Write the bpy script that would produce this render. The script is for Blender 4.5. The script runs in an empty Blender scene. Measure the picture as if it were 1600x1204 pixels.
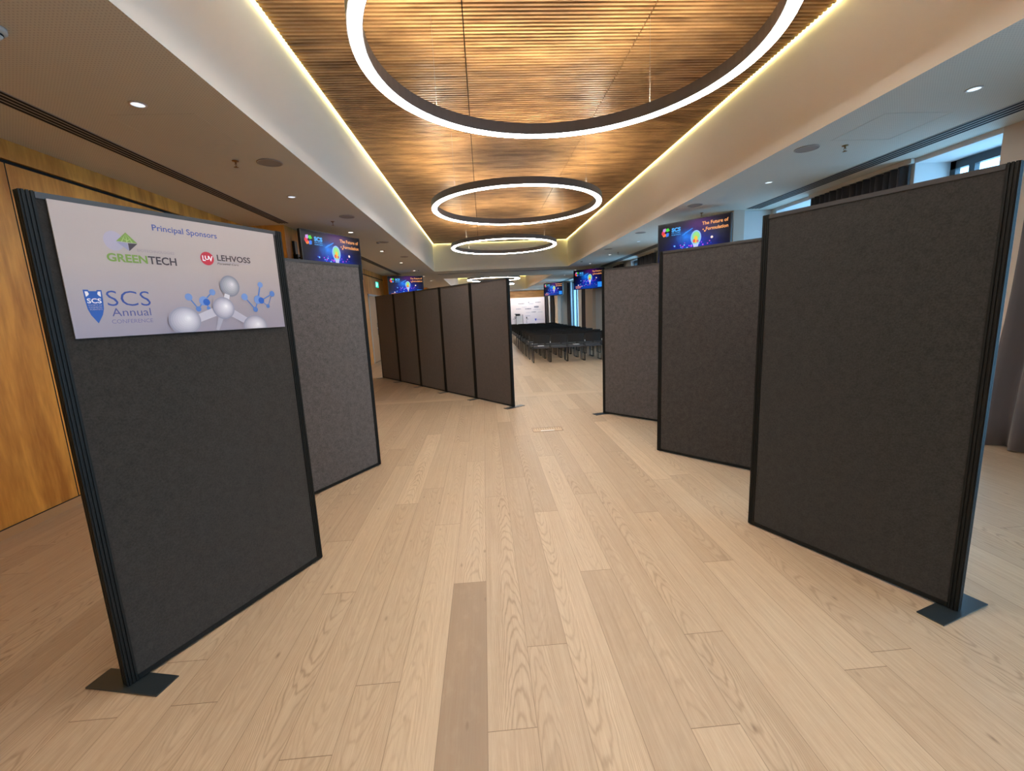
import bpy, bmesh, math, random
from mathutils import Vector, Matrix
random.seed(7)
PI = math.pi
SC = bpy.context.scene
COL = SC.collection

# ------------------------------------------------------------------ camera
H_CAM = 1.5043
cam = bpy.data.cameras.new('camera')
cam.sensor_fit = 'HORIZONTAL'; cam.sensor_width = 36.0; cam.lens = 682.684 * 36.0 / 1600.0
cam.clip_start = 0.02; cam.clip_end = 200
camo = bpy.data.objects.new('camera', cam); COL.objects.link(camo)
_r = Vector((0.99687113, -0.06478099, -0.04529202)); _u = Vector((0.05547452, 0.16520236, 0.98469831)); _f = Vector((0.05630739, 0.98412987, -0.16827916))
M = Matrix(((_r.x, _u.x, -_f.x), (_r.y, _u.y, -_f.y), (_r.z, _u.z, -_f.z)))
camo.matrix_world = Matrix.Translation((0, 0, H_CAM)) @ M.to_4x4()
SC.camera = camo

# ------------------------------------------------------------------ world, exposure
wd = bpy.data.worlds.new('sky'); SC.world = wd; wd.use_nodes = True
nt = wd.node_tree; nt.nodes.clear()
bg = nt.nodes.new('ShaderNodeBackground'); wo = nt.nodes.new('ShaderNodeOutputWorld')
bg.inputs[0].default_value = (0.36, 0.66, 1.0, 1); bg.inputs[1].default_value = 6.6
nt.links.new(bg.outputs[0], wo.inputs[0])
vs = SC.view_settings
vs.view_transform = 'Standard'; vs.look = 'None'; vs.gamma = 1.0; vs.use_curve_mapping = False
vs.exposure = 0.12
SC.cycles.use_denoising = True
SC.cycles.max_bounces = 8; SC.cycles.diffuse_bounces = 5; SC.cycles.glossy_bounces = 4
SC.cycles.transparent_max_bounces = 16
SC.cycles.sample_clamp_indirect = 6.0
SC.cycles.caustics_reflective = False; SC.cycles.caustics_refractive = False

RING_DOWN = 42.0     # light of the ring diffusers
RING_UP = 80.0        # their upward light
COVE = 9.0           # strip of light round the coffers

ZC = 3.0             # ceiling
ZT = 3.93            # underside of the slatted raft
XL, XR = -3.65, 5.0
YB, YF = -7.0, 35.2
CX0, CX1 = -1.645, 3.135
COFFERS = [(-5.6, 16.1), (19.6, 31.8)]
RING_X, RING_Z, RING_R = 0.627, 3.131, 1.341

# window openings along the right wall, in y
WINS = [(-1.4, 2.2), (4.16, 5.02), (6.6, 7.42), (8.9, 10.6), (13.8, 14.75), (18.3, 19.4), (23.1, 24.95), (28.5, 29.9), (31.9, 33.0)]

# ------------------------------------------------------------------ materials
MATS = {}
def newmat(name):
    m = bpy.data.materials.new(name); m.use_nodes = True
    MATS[name] = m
    n = m.node_tree.nodes; b = n['Principled BSDF']
    return m, n, m.node_tree.links, b
def plain(name, col, rough=0.6, metal=0.0, spec=0.5, emit=None, es=0.0, sheen=0.0):
    if name in MATS: return MATS[name]
    m, n, l, b = newmat(name)
    b.inputs['Base Color'].default_value = (*col, 1); b.inputs['Roughness'].default_value = rough
    b.inputs['Metallic'].default_value = metal; b.inputs['Specular IOR Level'].default_value = spec
    if sheen: b.inputs['Sheen Weight'].default_value = sheen; b.inputs['Sheen Roughness'].default_value = 0.5
    if emit: b.inputs['Emission Color'].default_value = (*emit, 1); b.inputs['Emission Strength'].default_value = es
    return m
def srgb(r, g, b):
    f = lambda c: (c / 255 / 12.92) if c <= 10 else ((c / 255 + 0.055) / 1.055) ** 2.4
    return (f(r), f(g), f(b))
def nd(n, t, **k):
    x = n.new(t)
    for a, v in k.items(): setattr(x, a, v)
    return x
def mth(n, l, op, a, b=None, c=None):
    x = n.new('ShaderNodeMath'); x.operation = op
    for i, v in enumerate((a, b, c)):
        if v is None: continue
        if isinstance(v, (int, float)): x.inputs[i].default_value = v
        else: l.new(v, x.inputs[i])
    return x.outputs[0]
def mixc(n, l, f, a, b, mode='MIX'):
    x = n.new('ShaderNodeMix'); x.data_type = 'RGBA'; x.blend_type = mode
    if isinstance(f, (int, float)): x.inputs[0].default_value = f
    else: l.new(f, x.inputs[0])
    for i, v in ((6, a), (7, b)):
        if isinstance(v, tuple): x.inputs[i].default_value = (*v[:3], 1)
        else: l.new(v, x.inputs[i])
    return x.outputs[2]
def ramp(n, l, f, stops):
    x = n.new('ShaderNodeValToRGB'); l.new(f, x.inputs[0])
    e = x.color_ramp.elements
    e[0].position, e[0].color = stops[0][0], (*stops[0][1], 1)
    e[1].position, e[1].color = stops[-1][0], (*stops[-1][1], 1)
    for p, c in stops[1:-1]:
        q = e.new(p); q.color = (*c, 1)
    return x.outputs[0]

def mat_floor():
    m, n, l, b = newmat('oak_planks')
    at = nd(n, 'ShaderNodeAttribute', attribute_name='plank'); at.attribute_type = 'GEOMETRY'
    sp = nd(n, 'ShaderNodeSeparateColor'); l.new(at.outputs['Color'], sp.inputs[0])   # R tone, G seed, B grain strength
    tone, seed, gs = sp.outputs[0], sp.outputs[1], sp.outputs[2]
    uv = nd(n, 'ShaderNodeUVMap', uv_map='UVMap')
    su = nd(n, 'ShaderNodeSeparateXYZ'); l.new(uv.outputs[0], su.inputs[0])
    u, v = su.outputs[0], su.outputs[1]                  # metres inside the plank: u from the middle, v along
    sd = mth(n, l, 'MULTIPLY', seed, 57.0)
    def vec(x, y, z):
        c = nd(n, 'ShaderNodeCombineXYZ')
        for i, q in enumerate((x, y, z)):
            if isinstance(q, (int, float)): c.inputs[i].default_value = q
            else: l.new(q, c.inputs[i])
        return c.outputs[0]
    def noise(vx, scale, detail=3, rough=0.55):
        t = nd(n, 'ShaderNodeTexNoise'); t.inputs['Scale'].default_value = scale; t.inputs['Detail'].default_value = detail
        t.inputs['Roughness'].default_value = rough; l.new(vx, t.inputs['Vector']); return t.outputs['Fac']
    vv = mth(n, l, 'ADD', v, mth(n, l, 'MULTIPLY', sd, 3.1))
    # cathedral grain: parabolic growth rings about a centre line of the plank
    uc = mth(n, l, 'MULTIPLY', mth(n, l, 'SUBTRACT', mth(n, l, 'FRACT', mth(n, l, 'MULTIPLY', seed, 13.7)), 0.5), 0.12)
    wob = mth(n, l, 'MULTIPLY', mth(n, l, 'SUBTRACT', noise(vec(0.0, vv, sd), 1.7, 2), 0.5), 0.07)
    du = mth(n, l, 'ADD', mth(n, l, 'SUBTRACT', u, uc), wob)
    q = mth(n, l, 'MULTIPLY', mth(n, l, 'MULTIPLY', du, du), 4600.0)
    nz = mth(n, l, 'MULTIPLY', noise(vec(mth(n, l, 'MULTIPLY', u, 14.0), mth(n, l, 'MULTIPLY', vv, 2.6), sd), 1.0, 3), 22.0)
    ph = mth(n, l, 'ADD', mth(n, l, 'ADD', q, mth(n, l, 'MULTIPLY', vv, 52.0)), nz)
    ring = mth(n, l, 'POWER', mth(n, l, 'ADD', mth(n, l, 'MULTIPLY', mth(n, l, 'SINE', ph), 0.5), 0.5), 5.0)
    pore = noise(vec(mth(n, l, 'MULTIPLY', u, 330.0), mth(n, l, 'MULTIPLY', vv, 9.0), sd), 1.0, 3, 0.7)
    patch = noise(vec(mth(n, l, 'MULTIPLY', u, 7.0), mth(n, l, 'MULTIPLY', vv, 1.5), sd), 1.0, 2)
    rm = mth(n, l, 'MULTIPLY', mth(n, l, 'MULTIPLY', ring, mth(n, l, 'SMOOTH_MIN', mth(n, l, 'MULTIPLY', gs, 0.95), 1.0, 0.1)),
             mth(n, l, 'MULTIPLY', mth(n, l, 'ADD', mth(n, l, 'MULTIPLY', pore, 1.1), 0.1), mth(n, l, 'ADD', mth(n, l, 'MULTIPLY', patch, 1.6), -0.25)))
    rm.node.use_clamp = True
    c0 = mixc(n, l, tone, srgb(150, 128, 105), srgb(216, 193, 163))
    c1 = mixc(n, l, mth(n, l, 'MULTIPLY', mth(n, l, 'SUBTRACT', patch, 0.3), 0.5), c0, srgb(190, 158, 122))
    streak = noise(vec(mth(n, l, 'MULTIPLY', u, 75.0), mth(n, l, 'MULTIPLY', vv, 1.3), sd), 1.0, 4, 0.6)
    sm = mth(n, l, 'MULTIPLY', mth(n, l, 'SUBTRACT', 0.66, streak), 0.85); sm.node.use_clamp = True
    c1 = mixc(n, l, sm, c1, srgb(140, 112, 86))
    bl = noise(vec(mth(n, l, 'MULTIPLY', u, 20.0), mth(n, l, 'MULTIPLY', vv, 9.0), sd), 1.0, 3, 0.6)
    bm_ = mth(n, l, 'MULTIPLY', mth(n, l, 'SUBTRACT', bl, 0.52), 0.4); bm_.node.use_clamp = True
    c1 = mixc(n, l, bm_, c1, srgb(222, 198, 168))
    c2 = mixc(n, l, rm, c1, srgb(104, 78, 55))
    pm = mth(n, l, 'MULTIPLY', mth(n, l, 'SUBTRACT', 0.60, pore), 0.95); pm.node.use_clamp = True
    c3 = mixc(n, l, pm, c2, srgb(142, 112, 84))
    # knots
    vo = nd(n, 'ShaderNodeTexVoronoi'); vo.inputs['Scale'].default_value = 1.0
    l.new(vec(mth(n, l, 'MULTIPLY', u, 9.0), mth(n, l, 'MULTIPLY', vv, 3.2), sd), vo.inputs['Vector'])
    kn = mth(n, l, 'MULTIPLY', mth(n, l, 'SUBTRACT', 0.085, vo.outputs['Distance']), 14.0); kn.node.use_clamp = True
    c4 = mixc(n, l, mth(n, l, 'MULTIPLY', kn, 0.6), c3, srgb(96, 74, 56))
    # seams
    ed = nd(n, 'ShaderNodeUVMap', uv_map='Edge')
    se = nd(n, 'ShaderNodeSeparateXYZ'); l.new(ed.outputs[0], se.inputs[0])
    du_ = mth(n, l, 'MINIMUM', se.outputs[0], mth(n, l, 'SUBTRACT', 0.182, se.outputs[0]))
    s1 = mth(n, l, 'LESS_THAN', du_, 0.0012)
    s2 = mth(n, l, 'LESS_THAN', se.outputs[1], 0.0028)
    c5 = mixc(n, l, mth(n, l, 'MAXIMUM', mth(n, l, 'MULTIPLY', s1, 0.55), mth(n, l, 'MULTIPLY', s2, 0.8)), c4, srgb(96, 72, 50))
    l.new(c5, b.inputs['Base Color'])
    b.inputs['Specular IOR Level'].default_value = 0.45
    rr = mth(n, l, 'ADD', mth(n, l, 'MULTIPLY', pore, 0.16), 0.36); l.new(rr, b.inputs['Roughness'])
    bp = nd(n, 'ShaderNodeBump'); bp.inputs['Strength'].default_value = 0.25; bp.inputs['Distance'].default_value = 0.0006
    l.new(pore, bp.inputs['Height']); l.new(bp.outputs[0], b.inputs['Normal'])
    return m

def mat_wood(name, c_dark, c_light, sx, sy, sz, rough=0.45, seam=None):
    m, n, l, b = newmat(name)
    tc = nd(n, 'ShaderNodeTexCoord'); mp = nd(n, 'ShaderNodeMapping'); mp.inputs['Scale'].default_value = (sx, sy, sz)
    l.new(tc.outputs['Object'], mp.inputs[0])
    t = nd(n, 'ShaderNodeTexNoise'); t.inputs['Scale'].default_value = 1; t.inputs['Detail'].default_value = 5; t.inputs['Distortion'].default_value = 0.6
    l.new(mp.outputs[0], t.inputs['Vector'])
    t2 = nd(n, 'ShaderNodeTexNoise'); t2.inputs['Scale'].default_value = 7; t2.inputs['Detail'].default_value = 3
    l.new(mp.outputs[0], t2.inputs['Vector'])
    f = mth(n, l, 'ADD', mth(n, l, 'MULTIPLY', t.outputs[0], 0.75), mth(n, l, 'MULTIPLY', t2.outputs[0], 0.25))
    l.new(ramp(n, l, f, [(0.33, c_dark), (0.62, c_light)]), b.inputs['Base Color'])
    b.inputs['Roughness'].default_value = rough
    return m

def mat_slat():
    m, n, l, b = newmat('slat_oak')
    g = nd(n, 'ShaderNodeNewGeometry'); s = nd(n, 'ShaderNodeSeparateXYZ'); l.new(g.outputs['Position'], s.inputs[0])
    # each slat has its own tone, grain runs along it
    idx = mth(n, l, 'FLOOR', mth(n, l, 'MULTIPLY', s.outputs[1], 20.0))
    wn = nd(n, 'ShaderNodeTexWhiteNoise', noise_dimensions='1D'); l.new(idx, wn.inputs['W'])
    cb = nd(n, 'ShaderNodeCombineXYZ')
    l.new(mth(n, l, 'MULTIPLY', s.outputs[0], 1.6), cb.inputs[0]); l.new(mth(n, l, 'MULTIPLY', idx, 0.31), cb.inputs[1]); l.new(mth(n, l, 'MULTIPLY', s.outputs[2], 9.0), cb.inputs[2])
    t = nd(n, 'ShaderNodeTexNoise'); t.inputs['Scale'].default_value = 1.3; t.inputs['Detail'].default_value = 4; l.new(cb.outputs[0], t.inputs['Vector'])
    f = mth(n, l, 'ADD', mth(n, l, 'MULTIPLY', t.outputs[0], 0.85), mth(n, l, 'MULTIPLY', wn.outputs[0], 0.14))
    l.new(ramp(n, l, f, [(0.28, srgb(112, 80, 50)), (0.75, srgb(204, 160, 110))]), b.inputs['Base Color'])
    b.inputs['Roughness'].default_value = 0.38; b.inputs['Specular IOR Level'].default_value = 0.5
    return m

def mat_felt(name, c, k=0.45):
    m, n, l, b = newmat(name)
    tc = nd(n, 'ShaderNodeTexCoord')
    def ns(s, d): 
        t = nd(n, 'ShaderNodeTexNoise'); t.inputs['Scale'].default_value = s; t.inputs['Detail'].default_value = d; t.inputs['Roughness'].default_value = 0.65
        l.new(tc.outputs['Object'], t.inputs['Vector']); return t.outputs['Fac']
    a, c2 = ns(140, 3), ns(22, 3)
    f = mth(n, l, 'ADD', mth(n, l, 'MULTIPLY', a, 0.65), mth(n, l, 'MULTIPLY', c2, 0.35))
    lo = tuple(x * (1 - k) for x in c); hi = tuple(x * (1 + k * 1.3) for x in c)
    l.new(ramp(n, l, f, [(0.35, lo), (0.65, hi)]), b.inputs['Base Color'])
    b.inputs['Roughness'].default_value = 0.95; b.inputs['Specular IOR Level'].default_value = 0.15
    b.inputs['Sheen Weight'].default_value = 0.25; b.inputs['Sheen Roughness'].default_value = 0.6
    bp = nd(n, 'ShaderNodeBump'); bp.inputs['Strength'].default_value = 0.5; bp.inputs['Distance'].default_value = 0.002
    l.new(f, bp.inputs['Height']); l.new(bp.outputs[0], b.inputs['Normal'])
    return m

def mat_perforated():
    m, n, l, b = newmat('perforated_plaster')
    g = nd(n, 'ShaderNodeNewGeometry'); s = nd(n, 'ShaderNodeSeparateXYZ'); l.new(g.outputs['Position'], s.inputs[0])
    def cell(o): return mth(n, l, 'SUBTRACT', mth(n, l, 'FRACT', mth(n, l, 'MULTIPLY', o, 1 / 0.02)), 0.5)
    a, c = cell(s.outputs[0]), cell(s.outputs[1])
    d = mth(n, l, 'SQRT', mth(n, l, 'ADD', mth(n, l, 'MULTIPLY', a, a), mth(n, l, 'MULTIPLY', c, c)))
    hole = mth(n, l, 'LESS_THAN', d, 0.2)
    l.new(mixc(n, l, hole, (0.59, 0.575, 0.505), (0.42, 0.405, 0.36)), b.inputs['Base Color'])
    b.inputs['Roughness'].default_value = 0.9
    return m

def mat_glass():
    m, n, l, b = newmat('window_glass'); n.remove(b)
    tr = nd(n, 'ShaderNodeBsdfTransparent'); tr.inputs[0].default_value = (0.84, 0.95, 0.98, 1)
    gl = nd(n, 'ShaderNodeBsdfGlossy'); gl.inputs['Roughness'].default_value = 0.02
    lw = nd(n, 'ShaderNodeLayerWeight'); fr = mth(n, l, 'ADD', mth(n, l, 'MULTIPLY', mth(n, l, 'POWER', lw.outputs['Facing'], 5.0), 0.5), 0.03)
    mx = nd(n, 'ShaderNodeMixShader'); l.new(fr, mx.inputs[0]); l.new(tr.outputs[0], mx.inputs[1]); l.new(gl.outputs[0], mx.inputs[2])
    l.new(mx.outputs[0], n['Material Output'].inputs[0]); return m

FLOOR = mat_floor()
SLAT = mat_slat()
WALLWOOD = mat_wood('wall_veneer', srgb(172, 108, 34), srgb(226, 162, 70), 6, 6, 0.9)
FELT = mat_felt('charcoal_felt', srgb(37, 36, 35))
FELT_HALF_LIT = mat_felt('charcoal_felt_half_lit', srgb(52, 49, 48))  # same charcoal felt, a little lightened to stand in for stronger light
FELT_LIT = mat_felt('charcoal_felt_lit', srgb(75, 72, 73))  # same felt lightened in colour, standing in for brighter light on those boards
PERF = mat_perforated()
GLASS = mat_glass()
PLASTER = plain('coffer_plaster', (0.82, 0.77, 0.68), 0.8)
WHITE = plain('white_plaster', (0.62, 0.60, 0.56), 0.8)
TAN = plain('tan_plaster', (0.66, 0.57, 0.48), 0.8)
REVEAL = plain('reveal_white', (0.70, 0.72, 0.72), 0.8)
BLACKMETAL = plain('black_powder_coat', (0.012, 0.013, 0.013), 0.38, 0.0, 0.5)
POST = plain('black_plastic_post', (0.011, 0.012, 0.012), 0.5, spec=0.18)
STEEL = plain('dark_steel_plate', (0.075, 0.095, 0.105), 0.28, 0.75)
RINGBODY = plain('ring_housing_grey', (0.085, 0.075, 0.075), 0.45)
RINGLIT = plain('ring_diffuser', (0.8, 0.8, 0.8), 0.5, emit=(1.0, 0.97, 0.93), es=RING_DOWN)
RINGUP = plain('ring_uplight', (0.8, 0.8, 0.8), 0.5, emit=(1.0, 0.88, 0.66), es=RING_UP)
COVELIT = plain('cove_led', (0.8, 0.8, 0.6), 0.5, emit=(1.0, 0.92, 0.34), es=COVE)
BACKING = plain('slat_backing', (0.05, 0.032, 0.018), 0.9)
DARKGAP = plain('dark_gap', (0.006, 0.006, 0.006), 0.9)
CURTAIN = plain('charcoal_curtain', (0.042, 0.040, 0.047), 0.9, sheen=0.2)
FRAME = plain('window_frame_blue_grey', (0.05, 0.07, 0.085), 0.4)
TVBLACK = plain('tv_black', (0.008, 0.008, 0.009), 0.3)
CHROME = plain('chrome', (0.6, 0.6, 0.6), 0.2, 1.0)

# ------------------------------------------------------------------ mesh tools
class MB:
    def __init__(s): s.bm = bmesh.new(); s.mats = []
    def mi(s, m):
        if m not in s.mats: s.mats.append(m)
        return s.mats.index(m)
    def face(s, pts, m):
        vs_ = [s.bm.verts.new(p) for p in pts]; f = s.bm.faces.new(vs_); f.material_index = s.mi(m); return f
    def box(s, x0, x1, y0, y1, z0, z1, m, T=None, bevel=0.0):
        P = [Vector(p) for p in ((x0, y0, z0), (x1, y0, z0), (x1, y1, z0), (x0, y1, z0), (x0, y0, z1), (x1, y0, z1), (x1, y1, z1), (x0, y1, z1))]
        if T: P = [T @ p for p in P]
        v = [s.bm.verts.new(p) for p in P]; k = s.mi(m); fs = []
        for q in ((3, 2, 1, 0), (4, 5, 6, 7), (0, 1, 5, 4), (1, 2, 6, 5), (2, 3, 7, 6), (3, 0, 4, 7)):
            f = s.bm.faces.new([v[i] for i in q]); f.material_index = k; fs.append(f)
        if bevel:
            es = list({e for f in fs for e in f.edges})
            bmesh.ops.bevel(s.bm, geom=es, offset=bevel, segments=2, affect='EDGES', clamp_overlap=True)
        return s
    def tube(s, pts, r, m, seg=8, cap=True):
        pts = [Vector(p) for p in pts]; rings = []; k = s.mi(m); ref = None
        for i, p in enumerate(pts):
            a = (pts[i] - pts[i - 1]).normalized() if i else None
            b_ = (pts[i + 1] - pts[i]).normalized() if i < len(pts) - 1 else None
            d = (a + b_).normalized() if a and b_ else (a or b_)
            if ref is None: ref = d.orthogonal().normalized()
            else: ref = (ref - d * ref.dot(d)).normalized()
            w = d.cross(ref)
            rings.append([s.bm.verts.new(p + (ref * math.cos(t) + w * math.sin(t)) * r) for t in [2 * PI * j / seg for j in range(seg)]])
        for A, B in zip(rings, rings[1:]):
            for j in range(seg):
                f = s.bm.faces.new((A[j], A[(j + 1) % seg], B[(j + 1) % seg], B[j])); f.material_index = k; f.smooth = True
        if cap:
            f = s.bm.faces.new(rings[0][::-1]); f.material_index = k
            f = s.bm.faces.new(rings[-1]); f.material_index = k
        return s
    def lathe(s, prof, m, c=(0, 0, 0), seg=24, closed=False, smooth=True, T=None):
        k = s.mi(m); c = Vector(c); R = []
        for r, z in prof:
            ring_ = []
            for j in range(seg):
                p = c + Vector((max(r, 1e-5) * math.cos(2 * PI * j / seg), max(r, 1e-5) * math.sin(2 * PI * j / seg), z))
                ring_.append(s.bm.verts.new(T @ p if T else p))
            R.append(ring_)
        prs = list(zip(R, R[1:])) + ([(R[-1], R[0])] if closed else [])
        for A, B in prs:
            for j in range(seg):
                f = s.bm.faces.new((A[j], A[(j + 1) % seg], B[(j + 1) % seg], B[j])); f.material_index = k; f.smooth = smooth
        return s
    def build(s, name, parent=None, loc=None, rotz=0.0, mw=None):
        me = bpy.data.meshes.new(name)
        bmesh.ops.recalc_face_normals(s.bm, faces=s.bm.faces[:]) if getattr(s, 'recalc', True) else None
        s.bm.to_mesh(me); s.bm.free()
        for m in s.mats: me.materials.append(m)
        o = bpy.data.objects.new(name, me); COL.objects.link(o)
        if parent: o.parent = parent
        if loc: o.location = loc
        if rotz: o.rotation_euler = (0, 0, rotz)
        if mw is not None: o.matrix_world = mw
        return o
def tag(o, label=None, cat=None, group=None, kind=None):
    if label: o['label'] = label
    if cat: o['category'] = cat
    if group: o['group'] = group
    if kind: o['kind'] = kind
    return o
def thing(name, label, cat, loc=(0, 0, 0), rotz=0.0, group=None, mw=None):
    o = bpy.data.objects.new(name, None); COL.objects.link(o); o.empty_display_size = 0.1
    o.location = loc; o.rotation_euler = (0, 0, rotz)
    if mw is not None: o.matrix_world = mw
    return tag(o, label, cat, group)
def struct(o, label=None): return tag(o, label, None, None, 'structure')
def copy_tree(o, parent=None):
    c = o.copy(); COL.objects.link(c)
    if parent: c.parent = parent
    for ch in list(o.children): copy_tree(ch, c)
    return c
ORD = ['first', 'second', 'third', 'fourth', 'fifth', 'sixth', 'seventh', 'eighth', 'ninth', 'tenth', 'eleventh', 'twelfth', 'thirteenth', 'fourteenth']

# ------------------------------------------------------------------ floor
PW, X0 = 0.182, -0.068
def build_floor():
    me = bpy.data.meshes.new('floor'); V = []; F = []; D = []
    jo = {-1: 2.265, 1: 1.75, -3: 1.621, -5: 2.266, -6: 2.853, -2: 2.982, 3: 2.285, 5: 1.74, 0: 3.41, 2: 3.076, -4: 3.383, 4: 3.346, 8: 3.523, 7: 2.28, 6: 2.949, -7: 1.606}
    tones = {(-1, 0): -0.12, (0, 0): 0.62, (1, 0): 0.58, (2, 0): 0.72, (-2, 0): 0.75, (-3, 0): 0.6, (5, 0): 0.55, (-4, 1): 0.95, (8, 1): 0.92, (-1, 1): 0.74}
    grains = {(-1, 0): 0.0, (0, 0): 1.0, (1, 0): 0.7, (2, 0): 0.75, (5, 0): 1.0, (-3, 0): 0.5, (0, 1): 0.6, (2, 1): 0.9}
    R = random.Random(11)
    def plank(x0, y0, x1, y1, along_y, tone, grain):
        i = len(V); V.extend([(x0, y0, 0), (x1, y0, 0), (x1, y1, 0), (x0, y1, 0)]); F.append((i, i + 1, i + 2, i + 3))
        w, L = (x1 - x0, y1 - y0) if along_y else (y1 - y0, x1 - x0)
        fl = R.random() < 0.5
        if along_y: uv = [(-w / 2, 0), (w / 2, 0), (w / 2, L), (-w / 2, L)]
        else: uv = [(-w / 2, 0), (-w / 2, L), (w / 2, L), (w / 2, 0)]
        ee = [(a + w / 2, b) for a, b in uv]
        if fl: uv = [(a, L - b) for a, b in uv]
        if abs(w - PW) > 0.01: ee = [(a * PW / w, b) for a, b in ee]
        D.append((uv, ee, (tone, R.random(), grain)))
    def field(ya, yb, xa, xb, use):
        c0, c1 = math.floor((xa - X0) / PW), math.floor((xb - X0) / PW)
        for c in range(c0, c1 + 1):
            L = 2.05; j = jo.get(c, R.uniform(0, L)) if use else R.uniform(0, L)
            k = math.floor((ya - j) / L)
            x0_, x1_ = max(xa, X0 + c * PW), min(xb, X0 + (c + 1) * PW)
            if x1_ - x0_ < 0.005: continue
            while j + k * L < yb:
                a, b_ = max(ya, j + k * L), min(yb, j + (k + 1) * L)
                if b_ - a > 0.003:
                    t = min(1, max(0, R.gauss(0.6, 0.085))); g = R.choice([0.12, 0.2, 0.35, 0.45, 0.7, 0.95])
                    if use: t = tones.get((c, k + 1), t); g = grains.get((c, k + 1), g)
                    plank(x0_, a, x1_, b_, True, max(0.0, t), g)
                k += 1
    XB = XL + 0.2
    field(YB, 7.56, XB, XR, True)
    x = XB
    for ya in (7.56, 7.74):                                   # cross band
        x = XB - R.uniform(0, 1)
        while x < XR:
            plank(max(x, XB), ya, min(x + 2.0, XR), ya + 0.18, False, min(1, R.gauss(0.75, 0.1)), 0.3); x += 2.0
    field(7.92, YF, XB, XR, False)
    y = YB
    while y < YF:
        plank(XL, y, XB, min(y + 2.2, YF), True, 0.55, 0.3); y += 2.2
    for (ya, yb) in WINS: plank(XR, ya, XR + 0.5, yb, True, 0.6, 0.3)
    me.from_pydata(V, [], F)
    me.uv_layers.new(name='UVMap'); me.uv_layers.new(name='Edge'); me.color_attributes.new('plank', 'FLOAT_COLOR', 'CORNER')
    u1, u2, at = me.uv_layers['UVMap'], me.uv_layers['Edge'], me.color_attributes['plank']
    for fi, (uv, ee, c) in enumerate(D):
        for k in range(4):
            u1.data[fi * 4 + k].uv = uv[k]; u2.data[fi * 4 + k].uv = ee[k]; at.data[fi * 4 + k].color = (*c, 1)
    me.materials.append(FLOOR)
    o = bpy.data.objects.new('floor', me); COL.objects.link(o); struct(o)
build_floor()
b = MB(); b.box(XL - 0.3, XR + 0.6, YB - 0.2, YF + 0.2, -0.12, -0.004, DARKGAP); struct(b.build('trim_1'), 'subfloor slab under the oak planks')

# ------------------------------------------------------------------ ceiling and coffers
def hslab(b, x0, x1, y0, y1, z0, z1, m): b.box(x0, x1, y0, y1, z0, z1, m)
b = MB()
(a0, a1), (b0, b1) = COFFERS
hslab(b, XL, CX0, YB, YF, ZC, ZC + 0.04, PERF); hslab(b, CX1, XR, YB, YF, ZC, ZC + 0.04, PERF)
for y0, y1 in ((YB, a0), (a1, b0), (b1, YF)): hslab(b, CX0, CX1, y0, y1, ZC, ZC + 0.04, PERF)
struct(b.build('ceiling'))
tn = 2
for ci, (y0, y1) in enumerate(COFFERS):
    b = MB(); t = 0.04; zt = ZT + 0.16
    for bx in ((CX0 - t, CX0, y0 - t, y1 + t), (CX1, CX1 + t, y0 - t, y1 + t), (CX0, CX1, y0 - t, y0), (CX0, CX1, y1, y1 + t)):
        b.box(*bx, ZC + 0.0405, zt, PLASTER)
    # lower lips, so the opening edge is plaster
    e = 0.0004
    for q in (((CX0 + e, y0, ZC), (CX0 + e, y1, ZC), (CX0 + e, y1, ZC + .042), (CX0 + e, y0, ZC + .042)),
              ((CX1 - e, y0, ZC), (CX1 - e, y1, ZC), (CX1 - e, y1, ZC + .042), (CX1 - e, y0, ZC + .042)),
              ((CX0, y1 - e, ZC), (CX1, y1 - e, ZC), (CX1, y1 - e, ZC + .042), (CX0, y1 - e, ZC + .042)),
              ((CX0, y0 + e, ZC), (CX1, y0 + e, ZC), (CX1, y0 + e, ZC + .042), (CX0, y0 + e, ZC + .042))):
        b.face(q, PLASTER)
    b.box(CX0 - t, CX1 + t, y0 - t, y1 + t, zt, zt + 0.03, BACKING)
    struct(b.build(f'trim_{tn}'), 'pale plaster sides of the ceiling coffer'); tn += 1
    # slatted raft in three strips; slats run across
    gx = 0.035
    xs = [CX0 + gx, -0.035, 1.555, CX1 - gx]
    for k in range(3):
        b = MB(); xa, xb = xs[k] + (0.005 if k else 0), xs[k + 1] - (0.005 if k < 2 else 0)
        b.box(xa, xb, y0 + gx, y1 - gx, ZT + 0.045, ZT + 0.055, BACKING)
        y = math.ceil((y0 + gx) / 0.05) * 0.05 + 0.01
        while y + 0.03 < y1 - gx:
            b.box(xa, xb, y, y + 0.024, ZT, ZT + 0.036, SLAT); y += 0.05
        struct(b.build(f'trim_{tn}'), 'raft of narrow oak slats in the ceiling coffer'); tn += 1
    # led strip in the gap
    b = MB(); z0 = ZT + 0.012; w = 0.026
    for bx in ((CX0 + .002, CX0 + w, y0 + .002, y1 - .002), (CX1 - w, CX1 - .002, y0 + .002, y1 - .002), (CX0 + w, CX1 - w, y0 + .002, y0 + w), (CX0 + w, CX1 - w, y1 - w, y1 - .002)):
        b.box(*bx, z0, z0 + 0.01, COVELIT)
    tag(b.build('cove_light_strip'), ['yellow light strip round the edge of the large slatted ceiling coffer', 'yellow light strip round the edge of the far ceiling coffer behind the screens'][ci], 'light strip')

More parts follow.
